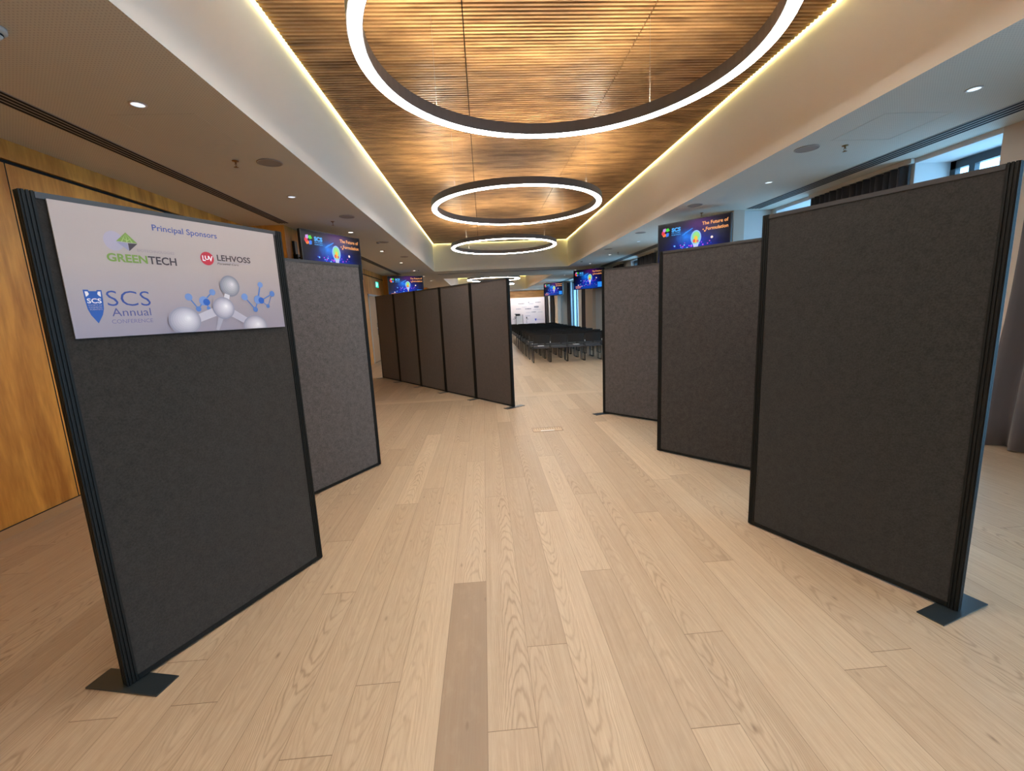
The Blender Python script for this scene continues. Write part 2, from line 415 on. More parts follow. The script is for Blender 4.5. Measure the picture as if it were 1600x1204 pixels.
# ------------------------------------------------------------------ walls
# left: veneer panels with a dark groove, plinth line, piers
b = MB()
b.box(XL - 0.1, XL, YB, 14.5, 0.0, 2.815, WALLWOOD); b.box(XL - 0.1, XL, 16.3, YF, 0, 2.815, WALLWOOD); b.box(XL - 0.1, XL, 14.5, 16.3, 2.25, 2.815, WALLWOOD)
b.box(XL - 0.1, XL - 0.03, YB, YF, 2.815, 2.85, DARKGAP)
b.box(XL - 0.1, XL, YB, YF, 2.85, ZC, WALLWOOD)
struct(b.build('wall_left'))
b = MB()
for y in (-3.4, 0.25, 3.88):
    b.box(XL, XL + 0.0015, y, y + 0.008, 0.07, 2.815, DARKGAP)
struct(b.build(f'trim_{tn}'), 'thin joints between the veneer wall panels'); tn += 1
b = MB(); b.box(XL + 0.001, XL + 0.012, YB, 7.42, 0.0, 0.07, plain('plinth_oak', srgb(178, 142, 102), 0.5)); b.box(XL + 0.001, XL + 0.012, YB, 7.42, 0.07, 0.075, DARKGAP); struct(b.build('baseboard_left'))
def pier(y0, y1, left, xa=4.30, xb=4.49):
    b = MB()
    if left: b.box(XL + 0.001, -3.06, y0, y1, 0.0, ZC - 0.001, WALLWOOD)
    else:
        b.box(xa, xb, y0, y1, 0.0, ZC - 0.001, TAN); b.box(xb, XR - 0.001, y0 + 0.08, y1 - 0.03, 0, ZC - 0.001, REVEAL)
    return b
global_n = {'p': 0}
for i, (y0, y1) in enumerate(((7.42, 8.6), (16.9, 18.1), (25.3, 26.4))):
    struct(pier(y0, y1, True).build(f'trim_{tn}'), 'wood-veneered pier on the left wall'); tn += 1
    struct(pier(y0 + (0.06 if i != 1 else 0), y1, False, *((4.30, 4.49), (4.22, 4.34), (4.30, 4.49))[i]).build(f'trim_{tn}'), 'plastered pier on the window side'); tn += 1
# door on the left
b = MB()
b.box(XL - 0.06, XL - 0.015, 14.56, 16.24, 0.005, 2.19, plain('door_veneer', srgb(196, 160, 120), 0.5))
for bx in ((14.5, 14.56, 0, 2.25), (16.24, 16.3, 0, 2.25), (14.5, 16.3, 2.19, 2.25)): b.box(XL - 0.09, XL + 0.02, bx[0], bx[1], bx[2], bx[3], WHITE)
d = struct(b.build('door_1'))
b = MB(); b.tube([(XL + 0.03, 15.3, 0.9), (XL + 0.03, 15.3, 1.3)], 0.012, CHROME); b.build('door_handle', d)
# right wall with window recesses
b = MB(); ys = [YB] + [v for w in WINS for v in w] + [YF]
for i in range(0, len(ys), 2): b.box(XR, XR + 0.5, ys[i], ys[i + 1], 0, ZC, TAN if ys[i] < 4.2 else WHITE)
for (ya, yb) in WINS: b.box(XR, XR + 0.5, ya, yb, 2.955, ZC, REVEAL)
struct(b.build('wall_right'))
for i, (ya, yb) in enumerate(WINS):
    b = MB(); e = 0.004
    b.box(XR + 0.002, XR + 0.46, ya, ya + e, 0.0, 2.955, REVEAL); b.box(XR + 0.002, XR + 0.46, yb - e, yb, 0.0, 2.955, REVEAL); b.box(XR + 0.002, XR + 0.46, ya, yb, 2.951, 2.955, REVEAL)
    w = struct(b.build(f'window_{i+1}'))
    b = MB(); f = 0.06; x = XR + (0.43 if yb < 12 else 0.10); ya2, yb2 = ya + e, yb - e
    b.box(x, x + 0.06, ya2, ya2 + f, 0, 2.95, FRAME); b.box(x, x + 0.06, yb2 - f, yb2, 0, 2.95, FRAME)
    b.box(x, x + 0.06, ya2, yb2, 2.86, 2.95, FRAME); b.box(x, x + 0.06, ya2, yb2, 0, 0.1, FRAME)
    if yb - ya > 1.2: ym = (ya + yb) / 2; b.box(x, x + 0.06, ym - f / 2, ym + f / 2, 0.1, 2.86, FRAME)
    else: b.box(x, x + 0.06, yb2 - 0.26, yb2 - 0.2, 0.1, 2.86, FRAME)
    b.build('window_frame', w)
    b = MB(); b.box(x + 0.027, x + 0.033, ya2 + 0.01, yb2 - 0.01, 0.05, 2.9, GLASS); b.build('window_pane', w)
    li = bpy.data.lights.new('daylight_portal', 'AREA'); li.shape = 'RECTANGLE'; li.size = 2.9; li.size_y = yb - ya; li.cycles.is_portal = True
    lo = bpy.data.objects.new('daylight_portal', li); COL.objects.link(lo); lo.location = (XR + 0.52, (ya + yb) / 2, 1.47); lo.rotation_euler = (0, PI / 2, 0)
# end walls
b = MB(); b.box(XL - 0.1, XR + 0.5, YF, YF + 0.1, 0, ZC, mat_wood('end_wall_veneer', srgb(170, 118, 52), srgb(214, 162, 88), 0.9, 6, 6)); struct(b.build('wall_far'))
b = MB(); b.box(XL - 0.1, XR + 0.5, YB - 0.1, YB, 0, ZC, WHITE); struct(b.build('wall_back'))
# folding-wall track across the ceiling
b = MB(); b.box(CX0, CX1, 17.2, 17.26, ZC - 0.006, ZC - 0.001, DARKGAP); b.box(CX0, CX1, 17.26, 17.34, ZC - 0.008, ZC - 0.001, WHITE); struct(b.build(f'trim_{tn}'), 'track of a folding wall across the ceiling'); tn += 1

# ------------------------------------------------------------------ slot diffusers
def slots(x0, x1, y0, y1, label):
    t = thing('slot_diffuser', label, 'air vent', ((x0 + x1) / 2, (y0 + y1) / 2, ZC), 0, 'long ceiling air slots'); w = (x1 - x0) / 2; L = (y1 - y0) / 2
    b = MB(); b.box(-w, w, -L, L, -0.004, -0.001, plain('slot_frame', (0.34, 0.32, 0.30), 0.6)); b.build('frame', t)
    b = MB(); n_ = 4; p = 2 * w / n_
    for k in range(n_): b.box(-w + p * (k + 0.28), -w + p * (k + 0.82), -L + .01, L - .01, -0.0065, -0.0042, DARKGAP)
    b.build('slots', t)
slots(-3.08, -2.92, -6.5, 7.3, 'long dark air slot in the ceiling above the wood wall, beside the sponsor board')
slots(-3.08, -2.92, 8.75, 16.8, 'dark air slot in the left ceiling beyond the first wood pier')
slots(4.46, 4.70, -6.5, 7.4, 'long dark air slot in the ceiling on the window side, nearest the camera')
slots(4.46, 4.70, 8.75, 16.8, 'dark air slot in the ceiling above the curtains beyond the first window pier')
slots(4.46, 4.70, 18.2, 25.2, 'dark air slot in the ceiling over the rows of chairs, window side')

# ------------------------------------------------------------------ ring lights
def ring_light(y, label):
    t = thing('ring_pendant_light', label, 'pendant light', (RING_X, y, RING_Z), 0, 'ring pendant lights')
    ro, ri, rl = RING_R + 0.010, RING_R - 0.078, RING_R - 0.070   # rl: inner edge of the lit band
    b = MB(); b.lathe([(ri, 0.0), (ri, 0.095), (ri + 0.006, 0.095), (ri + 0.006, 0.048), (ro - 0.006, 0.048), (ro - 0.006, 0.095), (ro, 0.095), (ro, 0.0), (ro - 0.008, 0.0), (ro - 0.008, 0.012), (rl - 0.0005, 0.012), (rl - 0.0005, 0.0)], RINGBODY, seg=96, closed=True, smooth=False); b.build('housing', t)
    b = MB(); b.lathe([(rl, -0.009), (rl, 0.010), (ro - 0.0085, 0.010), (ro - 0.0085, -0.009)], RINGLIT, seg=96, closed=True, smooth=False); tag(b.build('diffuser', t), 'bright white diffuser')
    b = MB(); b.lathe([(ri + 0.008, 0.050), (ri + 0.008, 0.055), (ro - 0.008, 0.055), (ro - 0.008, 0.050)], RINGUP, seg=96, closed=True, smooth=False); b.build('uplight', t)
    for k in range(4):
        a = PI / 4 + k * PI / 2; rm = (ro + ri) / 2; x, yy = rm * math.cos(a), rm * math.sin(a)
        b = MB(); b.tube([(x, yy, 0.056), (x, yy, ZT - RING_Z)], 0.0014, plain('steel_wire', (0.25, 0.24, 0.23), 0.5), 6); b.tube([(x, yy, 0.056), (x, yy, 0.105)], 0.003, RINGBODY, 8); b.build('suspension_wire', t)
for y, lb in ((-1.09, 'glowing ring pendant light directly overhead behind the nearest visible ring'), (3.161, 'largest and nearest glowing ring pendant light under the slatted ceiling'), (7.40, 'second glowing ring pendant light, whole oval in the middle of the slatted ceiling'),
              (11.675, 'third glowing ring pendant light, at the far end of the large coffer'), (23.0, 'glowing ring pendant light in the far coffer above the dark screens'), (27.3, 'farthest glowing ring pendant light, small oval above the end of the dark screens')):
    ring_light(y, lb)

# ------------------------------------------------------------------ small ceiling fittings
DL = plain('downlight_lens', (0.9, 0.9, 0.9), 0.4, emit=(0.70, 0.85, 1.0), es=1.0)
DLW = plain('downlight_lens_warm', (0.9, 0.9, 0.9), 0.4, emit=(1.0, 0.93, 0.85), es=4.0)
RIM = plain('downlight_rim', (0.62, 0.58, 0.54), 0.5)
SPK = plain('speaker_grille', (0.36, 0.33, 0.30), 0.8)
SPK2 = plain('speaker_grille_dark', (0.26, 0.235, 0.215), 0.9)
BRASS = plain('sprinkler_brass', (0.30, 0.17, 0.07), 0.35, 0.9)
CLIGHT = []
def downlight(x, y, lb, g, warm):
    t = thing('recessed_downlight', lb, 'ceiling light', (x, y, ZC), 0, g)
    b = MB(); b.lathe([(0.052, -0.001), (0.052, -0.005), (0.040, -0.006), (0.040, -0.001)], RIM, seg=24, closed=True); b.build('rim', t)
    b = MB(); b.lathe([(0.0, -0.003), (0.0395, -0.003)], DLW if warm else DL, seg=24); b.build('lens', t)
for i in range(8):
    y = 3.4 + 2.42 * i
    downlight(-2.26, y, f'{ORD[i]} round recessed downlight counted from the camera, left ceiling strip', 'downlights in the left ceiling strip', i > 1)
    downlight(3.80, y, f'{ORD[i]} round recessed downlight counted from the camera, window-side ceiling strip', 'downlights in the window-side ceiling strip', i > 3)
def speaker(x, y, lb, g):
    t = thing('ceiling_speaker', lb, 'speaker', (x, y, ZC), 0, g)
    b = MB(); b.lathe([(0.0, -0.006), (0.095, -0.006), (0.1, -0.0055)], SPK2, seg=32); b.build('grille', t)
    b = MB(); b.lathe([(0.100, -0.001), (0.100, -0.008), (0.112, -0.006), (0.112, -0.001)], SPK, seg=32, closed=True); b.build('rim', t)
for i in range(4):
    y = 4.6 + 2.4 * i
    speaker(-1.95, y, f'{ORD[i]} round flush ceiling speaker from the camera, left ceiling strip', 'ceiling speakers in the left strip')
    speaker(3.39, y, f'{ORD[i]} round flush ceiling speaker from the camera, window-side ceiling strip', 'ceiling speakers in the window-side strip')
def sprinkler(x, y, lb):
    t = thing('sprinkler_head', lb, 'sprinkler', (x, y, ZC), 0, 'ceiling sprinklers')
    b = MB(); b.lathe([(0.0, -0.001), (0.03, -0.001), (0.026, -0.008), (0.008, -0.009), (0.007, -0.03), (0.0, -0.03)], BRASS, seg=16)
    b.tube([(0, 0.007, -0.02), (0, 0.016, -0.035), (0, 0.0, -0.055)], 0.0022, BRASS, 6); b.tube([(0, -0.007, -0.02), (0, -0.016, -0.035), (0, 0.0, -0.055)], 0.0022, BRASS, 6); b.build('body', t)
    b = MB(); b.lathe([(0.0, -0.055), (0.02, -0.056), (0.021, -0.058), (0.0, -0.06)], BRASS, seg=16); b.build('deflector', t)
for x, y, lb in ((-2.23, 4.53, 'brass sprinkler head in the left ceiling, nearest the camera'), (-2.26, 7.3, 'sprinkler head in the left ceiling near the first screen on the wood pier'), (-2.2, 10.6, 'sprinkler head in the left ceiling beyond the first hanging screen'),
                 (3.75, 4.54, 'brass sprinkler head in the window-side ceiling, nearest the camera'), (3.9, 12.6, 'small sprinkler head in the window-side ceiling above the curtains'), (3.8, 7.6, 'sprinkler head in the window-side ceiling near the first hanging screen')):
    sprinkler(x, y, lb)
t = thing('smoke_detector', 'white smoke detector in the top left corner of the ceiling', 'smoke detector', (-2.34, 2.58, ZC))
b = MB(); b.lathe([(0.0, -0.001), (0.052, -0.001), (0.052, -0.02), (0.04, -0.028), (0.0, -0.028)], WHITE, seg=28); b.build('base', t)
b = MB(); b.lathe([(0.0, -0.028), (0.036, -0.029), (0.036, -0.036), (0.0, -0.036)], DARKGAP, seg=28); b.build('vent_ring', t)
b = MB(); b.lathe([(0.0, -0.036), (0.034, -0.037), (0.022, -0.052), (0.0, -0.054)], WHITE, seg=28); b.build('cap', t)
for x, y, lb in ((-2.28, 3.85, 'thin square access hatch in the left ceiling beside the nearest downlight'), (3.78, 4.1, 'thin square access hatch in the window-side ceiling beside the nearest downlight')):
    b = MB(); s_ = 0.3; w = 0.004
    SPK_ = PERF
    for bx in ((-s_, s_, -s_, -s_ + w), (-s_, s_, s_ - w, s_), (-s_, -s_ + w, -s_, s_), (s_ - w, s_, -s_, s_)): b.box(*bx, -0.0015, -0.0005, SPK_)
    tag(b.build('ceiling_hatch', loc=(x, y, ZC)), lb, 'hatch', 'ceiling hatches')
for x, y, lb in ((-2.05, 9.4, 'small round ceiling sensor between the left downlights'), (-2.1, 15.4, 'small dark ceiling sensor above the second left screen'), (3.3, 14.6, 'small round ceiling sensor in the window-side ceiling')):
    b = MB(); b.lathe([(0.0, -0.001), (0.04, -0.001), (0.036, -0.025), (0.0, -0.035)], SPK2, seg=20); tag(b.build('ceiling_sensor', loc=(x, y, ZC)), lb, 'sensor', 'ceiling sensors')

# ------------------------------------------------------------------ curtains
def curtain(y0, y1, lb, fab=None, x=4.93, waves=None, flare=0.0, amp=0.045, ztop=2.955):
    t = thing('curtain', lb, 'curtain', (x, (y0 + y1) / 2, 0), 0, 'charcoal curtains along the windows')
    L = y1 - y0; waves = waves or max(3, int(L / 0.135)); n_ = waves * 10; rows = 10
    b = MB(); g = []
    for r in range(rows + 1):
        f = r / rows; z = 0.012 + (ztop - 0.03) * f; rw = []
        for i in range(n_ + 1):
            s_ = i / n_; yy = -L / 2 + L * s_
            yy += flare * (1 - f) ** 1.5 * s_
            a = amp * (1 + 0.25 * math.sin(i * 0.37)) * (1 + 0.15 * (1 - f))
            rw.append(b.bm.verts.new((a * math.sin(2 * PI * waves * s_) + 0.01 * math.sin(5 * f + s_ * 9), yy + 0.01 * math.sin(2 * f * s_ * 5), z)))
        g.append(rw)
    k = b.mi(fab or CURTAIN)
    for r in range(rows):
        for i in range(n_):
            fc = b.bm.faces.new((g[r][i], g[r][i + 1], g[r + 1][i + 1], g[r + 1][i])); fc.smooth = True
    o = b.build('fabric', t); md = o.modifiers.new('thickness', 'SOLIDIFY'); md.thickness = 0.004
    b = MB(); b.box(-0.02, 0.02, -L / 2 - 0.03, L / 2 + 0.03, ztop - 0.008, 2.998, WHITE); b.build('curtain_track', t)
curtain(1.9, 3.74, 'charcoal curtain in a painted lit tone at the right edge of the photo, flaring out towards the floor', plain('charcoal_curtain_lit', (0.105, 0.095, 0.105), 0.9, sheen=0.3), x=4.86, flare=0.14, waves=9, amp=0.06)  # same curtain fabric, lightened in colour to imitate the light on it
curtain(5.03, 6.55, 'dark pleated curtain showing above the nearest right-hand board', waves=15, x=4.95)
curtain(12.45, 13.75, 'dark curtain above the third right-hand board, beside the large screen', x=4.90)
curtain(15.3, 16.4, 'dark curtain next to the second window-side pier', x=4.90)
curtain(19.5, 21.6, 'dark purple-grey curtain beneath the middle hanging screen, beside the chairs', x=4.88)
curtain(24.65, 25.3, 'dark curtain with a blue-lit edge beside the pale pier', x=4.90)
curtain(30.6, 31.8, 'grey curtain beneath the smallest hanging screen', x=4.88)
curtain(33.65, 35.0, 'dark curtain at the far corner beside the white backdrop', x=4.88)

# ------------------------------------------------------------------ display boards
def board(A, B, felt, lb, plates=(), th=0.042, H=2.0, grp='charcoal folding display boards', back=False):
    A, B = Vector((*A, 0)), Vector((*B, 0)); d = (B - A); L = d.length; d.normalize()
    nrm = Vector((d.y, -d.x, 0))
    if nrm.dot(-A) < 0: nrm = -nrm             # towards the camera side
    ang = math.atan2(d.y, d.x)
    mid = A
    t = thing('display_board', lb, 'display board', A, ang, grp)
    # local: x along the board, y=0 front face; the front looks to sgn
    sgn = 1 if nrm.dot(Vector((-d.y, d.x, 0))) > 0 else -1
    def yb(a, b_): return (min(-sgn * a, -sgn * b_), max(-sgn * a, -sgn * b_))
    pw = 0.036
    def rect(b, x0, x1, a, b_, z0, z1, m, bevel=0): q = yb(a, b_); b.box(x0, x1, q[0], q[1], z0, z1, m, bevel=bevel)
    b = MB(); rect(b, pw, L - pw, 0.004, th - 0.004, 0.03, H - 0.022, felt); b.build('felt_panel', t)
    for x0 in (0, L - pw):
        b = MB()
        rect(b, x0, x0 + pw, 0.004, th - 0.004, 0.0 + 0.006, H, POST)
        for k in (0, 1, 2):                      # ribs on the faces
            xx = x0 + pw * (0.04 + k * 0.34)
            rect(b, xx, xx + pw * 0.22, -0.001, 0.006, 0.008, H + 0.002, POST, 0.0)
            rect(b, xx, xx + pw * 0.22, th - 0.006, th + 0.001, 0.008, H + 0.002, POST, 0.0)
        for k in (0, 1, 2):                      # ribs on the end
            a = th * (0.08 + 0.32 * k)
            if x0 == 0: rect(b, -0.005, 0.002, a, a + th * 0.2, 0.008, H + 0.002, POST)
            else: rect(b, L - 0.002, L + 0.005, a, a + th * 0.2, 0.008, H + 0.002, POST)
        b.build('post', t)
    b = MB(); rect(b, pw, L - pw, 0.0, th, H - 0.022, H, plain('top_rail_grey', (0.035, 0.035, 0.037), 0.4)); b.build('top_rail', t)
    b = MB(); rect(b, pw, L - pw, 0.0, th, 0.010, 0.032, POST); b.build('bottom_rail', t)
    for (px, ang2) in plates:
        T = Matrix.Translation((px, -sgn * th / 2, 0)) @ Matrix.Rotation(ang2 - ang, 4, 'Z')
        b = MB(); b.box(-0.178, 0.178, -0.052, 0.052, 0.0005, 0.006, STEEL, T); tag(b.build('base_plate', t), 'flat dark steel foot plate')
    return t, Matrix.Translation(A) @ Matrix.Rotation(ang, 4, 'Z'), L, sgn
R_ = math.radians
def unit(ax, ay):
    l_ = math.hypot(ax, ay); return ax / l_, ay / l_
BL = 1.045
P1 = board((-1.586, 1.722), (-1.113, 2.650), FELT, 'tall charcoal display board carrying the white sponsor sign', [(0.02, R_(-13))])
ux, uy = unit(.503, .864)
board((-1.140 - BL * ux, 4.400 - BL * uy), (-1.140, 4.400), FELT_LIT, 'charcoal display board in a painted lit tone, standing behind the board with the sponsor sign')
board((2.156, 1.724), (1.723, 2.675), FELT, 'largest charcoal display board at the right, ribbed post and foot plate in front', [(0.02, R_(17))])
ux, uy = unit(.636, -.771)
board((1.727 + BL * ux, 4.269 + BL * uy), (1.727, 4.269), FELT_HALF_LIT, 'charcoal display board in the middle of the three on the right, under the large screen')
ux, uy = unit(.647, -.762)
board((1.632 + BL * ux, 6.006 + BL * uy), (1.632, 6.006), FELT_LIT, 'farthest of the three right-hand display boards, its foot plate by the gap', [(BL - 0.02, R_(17))])
dx, dy = unit(-2.973, 4.246)
V = [(0.391 + dx * BL * k, 6.75 + dy * BL * k) for k in range(6)]
desc = ['nearest of the five joined brown-black screens, its post beside the chairs', 'second of the five joined brown-black screens from the opening', 'middle one of the five joined brown-black screens', 'fourth of the five joined brown-black screens from the opening', 'farthest and darkest of the five joined screens, beside the left door']
FELT3 = mat_felt('brown_black_felt', srgb(64, 54, 50), 0.3)
pa = math.atan2(-dx, dy)
for k in range(5):
    A, B = V[k + 1], V[k]
    pl = [(BL - 0.004, pa)] + ([(0.02, pa)] if k == 4 else [])
    # leave hairline gaps so that neighbours do not share a face
    A2 = (A[0] - dx * 0.006, A[1] - dy * 0.006); B2 = (B[0] + dx * 0.006, B[1] + dy * 0.006)
    board(A2, B2, FELT3, desc[k], pl, grp='joined dark screens behind the opening')

# ------------------------------------------------------------------ flat artwork tool
FONTC = {}
def text_polys(s, bold=0.0):
    key = (s, bold)
    if key in FONTC: return FONTC[key]
    cu = bpy.data.curves.new('t', 'FONT'); cu.body = s; cu.size = 1.0; cu.offset = bold; cu.resolution_u = 3
    ob = bpy.data.objects.new('t', cu); COL.objects.link(ob)
    dg = bpy.context.evaluated_depsgraph_get(); me = bpy.data.meshes.new_from_object(ob.evaluated_get(dg))
    vs_ = [(v.co.x, v.co.y) for v in me.vertices]; fs = [tuple(p.vertices) for p in me.polygons]
    bpy.data.objects.remove(ob); bpy.data.curves.remove(cu); bpy.data.meshes.remove(me)
    FONTC[key] = (vs_, fs); return FONTC[key]
class Art:
    """flat shapes on the canvas plane: (u, v) in metres, layer n lifts by a hair"""
    def __init__(s, sgn=-1, lift=0.0005): s.b = MB(); s.b.recalc = False; s.n = 0; s.sgn = sgn; s.lift = lift
    def P(s, u, v): return (u, s.sgn * s.lift * (s.n + 1), v)
    def poly(s, pts, m): s.b.face([s.P(*p) for p in pts], m); s.n += 1; return s
    def disc(s, u, v, r, m, ry=None, seg=24, a0=0, a1=2 * PI):
        ry = ry or r; return s.poly([(u + r * math.cos(a0 + (a1 - a0) * k / seg), v + ry * math.sin(a0 + (a1 - a0) * k / seg)) for k in range(seg + (0 if a1 - a0 > 6.28 else 1))], m)
    def ball(s, u, v, r, ry, cols, clipv=None, hl=(0.25, 0.2)):
        n_ = len(cols)
        for i, c in enumerate(cols):
            f = 1 - i / n_
            pts = []
            cu_, cv_ = u + hl[0] * r * (1 - f), v + hl[1] * ry * (1 - f)
            for k in range(36):
                a = 2 * PI * k / 36; pv = cv_ + ry * f * math.sin(a)
                if clipv is not None: pv = max(pv, clipv)
                pts.append((cu_ + r * f * math.cos(a), pv))
            # drop repeated clipped points
            q = [p for j, p in enumerate(pts) if not (clipv is not None and p[1] == clipv and pts[j - 1][1] == clipv and pts[(j + 1) % 36][1] == clipv)]
            if len(q) > 2: s.poly(q, c)
        return s
    def bar(s, u0, v0, u1, v1, w0, w1, m):
        L = math.hypot(u1 - u0, v1 - v0); nx, ny = -(v1 - v0) / L, (u1 - u0) / L
        return s.poly([(u0 + nx * w0, v0 + ny * w0), (u1 + nx * w1, v1 + ny * w1), (u1 - nx * w1, v1 - ny * w1), (u0 - nx * w0, v0 - ny * w0)], m)
    def text(s, st, u0, u1, v0, cap, m, bold=0.0, fit=None, slant=0.0):
        vs_, fs = text_polys(st, bold)
        xs_ = [p[0] for p in vs_]; capx = [p[1] for p in text_polys('H', bold)[0]]
        x0_, x1_ = min(xs_), max(xs_); sx = (u1 - u0) / (x1_ - x0_); sy = cap / max(capx)
        V_ = [s.b.bm.verts.new(s.P(u0 + (x - x0_) * sx + slant * y * sy, v0 + y * sy)) for x, y in vs_]
        k = s.b.mi(m)
        for f in fs:
            try: ff = s.b.bm.faces.new([V_[i] for i in f]); ff.material_index = k
            except ValueError: pass
        s.n += 1; return s
    def build(s, name, parent): return s.b.build(name, parent)

# ------------------------------------------------------------------ sponsor sign on the first board
t1, M1, L1, sg1 = P1
def ink(r, g, b_): return plain(f'ink_{r}_{g}_{b_}', srgb(r, g, b_), 0.55)
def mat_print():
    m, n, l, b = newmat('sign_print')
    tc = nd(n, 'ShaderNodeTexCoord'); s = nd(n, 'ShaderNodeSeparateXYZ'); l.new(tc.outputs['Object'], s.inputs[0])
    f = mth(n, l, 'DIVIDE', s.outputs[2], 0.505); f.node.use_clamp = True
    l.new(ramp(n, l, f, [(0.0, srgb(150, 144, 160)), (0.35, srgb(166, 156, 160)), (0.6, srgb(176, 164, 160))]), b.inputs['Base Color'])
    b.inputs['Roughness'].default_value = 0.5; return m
# frame: origin at lower left corner of the sign, x along, +y out of the board
off = Matrix.Translation((0.062, 0.0, 1.474))
MS = M1 @ off
if sg1 < 0: MS = MS   # the camera side is local -y
sign = thing('sponsor_sign', 'white Principal Sponsors sign with logos fixed to the left display board', 'sign', mw=MS)
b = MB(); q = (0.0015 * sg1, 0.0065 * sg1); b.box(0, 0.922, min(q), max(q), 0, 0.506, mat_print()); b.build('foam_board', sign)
def pv(z): return z - 1.474
base = 0.0067
class Art2(Art):
    def P(s, u, v): return (u, sg1 * (base + 0.00012 * s.n), v)
BLUE, BLUE2, GREEN, GREEN2, GREYI, DARKI, LILAC, RED = ink(28, 84, 168), ink(70, 88, 150), ink(118, 150, 66), ink(158, 186, 104), ink(170, 164, 184), ink(62, 52, 60), ink(150, 148, 178), ink(190, 38, 58)
PAPER = ink(236, 232, 236)
a = Art2(); a.text('Principal Sponsors', 0.327, 0.605, pv(1.9165), 0.0245, ink(66, 84, 150), 0.012); a.build('heading_lettering', sign)
a = Art2()
a.disc(0.180, pv(1.855), 0.034, GREYI, 0.0385)
a.poly([(0.2255, pv(1.8935)), (0.1879, pv(1.855)), (0.2616, pv(1.8535))], GREEN)
for k in (0.25, 0.5, 0.75):
    a.poly([(0.2255, pv(1.890)), (0.1879 + 0.0737 * k - 0.002, pv(1.8545)), (0.1879 + 0.0737 * k + 0.002, pv(1.8545))], GREEN2)
a.poly([(0.206, pv(1.874)), (0.2265, pv(1.862)), (0.2265, pv(1.858))], GREEN2); a.poly([(0.246, pv(1.874)), (0.2265, pv(1.862)), (0.2265, pv(1.858))], GREEN2)
a.poly([(0.189, pv(1.8525)), (0.2265, pv(1.8510)), (0.2273, pv(1.8197))], LILAC); a.poly([(0.2275, pv(1.8510)), (0.2610, pv(1.8520)), (0.2278, pv(1.8197))], DARKI)
a.text('GREEN', 0.146, 0.288, pv(1.7745), 0.031, GREEN, 0.03); a.text('TECH', 0.291, 0.402, pv(1.7735), 0.032, DARKI, 0.02)
a.text('BIOTECHNOLOGIES', 0.256, 0.398, pv(1.8205), 0.0105, ink(150, 140, 150)); a.build('green_diamond_logo', sign)
a = Art2(); a.disc(0.5424, pv(1.817), 0.0316, RED, 0.0312)
a.text('L', 0.520, 0.534, pv(1.806), 0.024, PAPER, 0.03); a.text('V', 0.548, 0.569, pv(1.806), 0.024, PAPER, 0.03); a.text('U', 0.532, 0.551, pv(1.812), 0.018, PAPER, 0.03)
a.text('LEHVOSS', 0.590, 0.764, pv(1.812), 0.0275, ink(66, 54, 60), 0.02); a.bar(0.588, pv(1.8055), 0.764, pv(1.8055), 0.0006, 0.0006, LILAC)
a.text('Personal Care', 0.588, 0.695, pv(1.793), 0.0095, ink(84, 74, 82), 0.0, slant=0.25); a.build('red_disc_logo', sign)
a = Art2()
a.poly([(0.0790, pv(1.5294)), (0.0975, pv(1.562)), (0.1045, pv(1.585)), (0.1075, pv(1.62)), (0.1083, pv(1.6585)), (0.0925, pv(1.6585)), (0.0915, pv(1.654)), (0.0675, pv(1.654)), (0.0665, pv(1.6590)), (0.0500, pv(1.6590)), (0.0505, pv(1.62)), (0.0535, pv(1.585)), (0.0605, pv(1.562))], BLUE)
a.poly([(0.0545, pv(1.653)), (0.0635, pv(1.6525)), (0.0665, pv(1.643)), (0.0635, pv(1.638)), (0.056, pv(1.632))], PAPER)
a.poly([(0.1040, pv(1.653)), (0.0955, pv(1.6525)), (0.0925, pv(1.643)), (0.0955, pv(1.638)), (0.1025, pv(1.632))], PAPER)
a.text('SCS', 0.0565, 0.1015, pv(1.608), 0.018, PAPER, 0.02)
a.text('SOCIETY OF', 0.0575, 0.1010, pv(1.5975), 0.0055, GREYI); a.text('COSMETIC', 0.0585, 0.1005, pv(1.5890), 0.0055, GREYI); a.text('SCIENTISTS', 0.0600, 0.0995, pv(1.5810), 0.0055, GREYI)
a.build('shield_logo', sign)
a = Art2(); a.text('SCS', 0.120, 0.272, pv(1.5965), 0.060, ink(46, 74, 150), -0.008); a.text('Annual', 0.128, 0.266, pv(1.5555), 0.0315, ink(74, 80, 140), -0.004)
a.text('CONFERENCE', 0.1225, 0.268, pv(1.5265), 0.0155, ink(106, 104, 150), -0.006); a.build('conference_lettering', sign)
a = Art2()
LB, MBL, DB = ink(112, 146, 206), ink(84, 126, 196), ink(34, 92, 184)
def molecule(balls, sticks):
    for i, j, w in sticks: a.bar(balls[i][0], pv(balls[i][1]), balls[j][0], pv(balls[j][1]), w, w, MBL)
    for (x, z, r, m) in balls: a.disc(x, pv(z), r, m)
molecule([(0.4293, 1.6348, .0165, LB), (0.465, 1.5801, .0125, MBL), (0.5116, 1.5825, .0085, MBL), (0.4947, 1.6174, .0215, LB), (0.5069, 1.6118, .016, DB), (0.5408, 1.6588, .0150, LB)], [(0, 1, .003), (1, 3, .003), (3, 5, .003), (4, 2, .003)])
molecule([(0.7021, 1.6383, .0175, LB), (0.754, 1.5738, .0135, MBL), (0.7756, 1.6242, .0225, LB), (0.7947, 1.6201, .0165, DB), (0.8004, 1.7027, .0150, LB), (0.8645, 1.6564, .0155, MBL), (0.8297, 1.590, .0105, MBL)], [(0, 1, .003), (1, 2, .003), (2, 4, .004), (3, 5, .003), (5, 6, .0018), (3, 6, .002)])
G = [ink(150, 150, 170), ink(166, 165, 182), ink(180, 178, 193), ink(191, 189, 202), ink(201, 199, 210), ink(209, 208, 217), ink(217, 215, 223), ink(226, 225, 231), ink(236, 235, 240)]
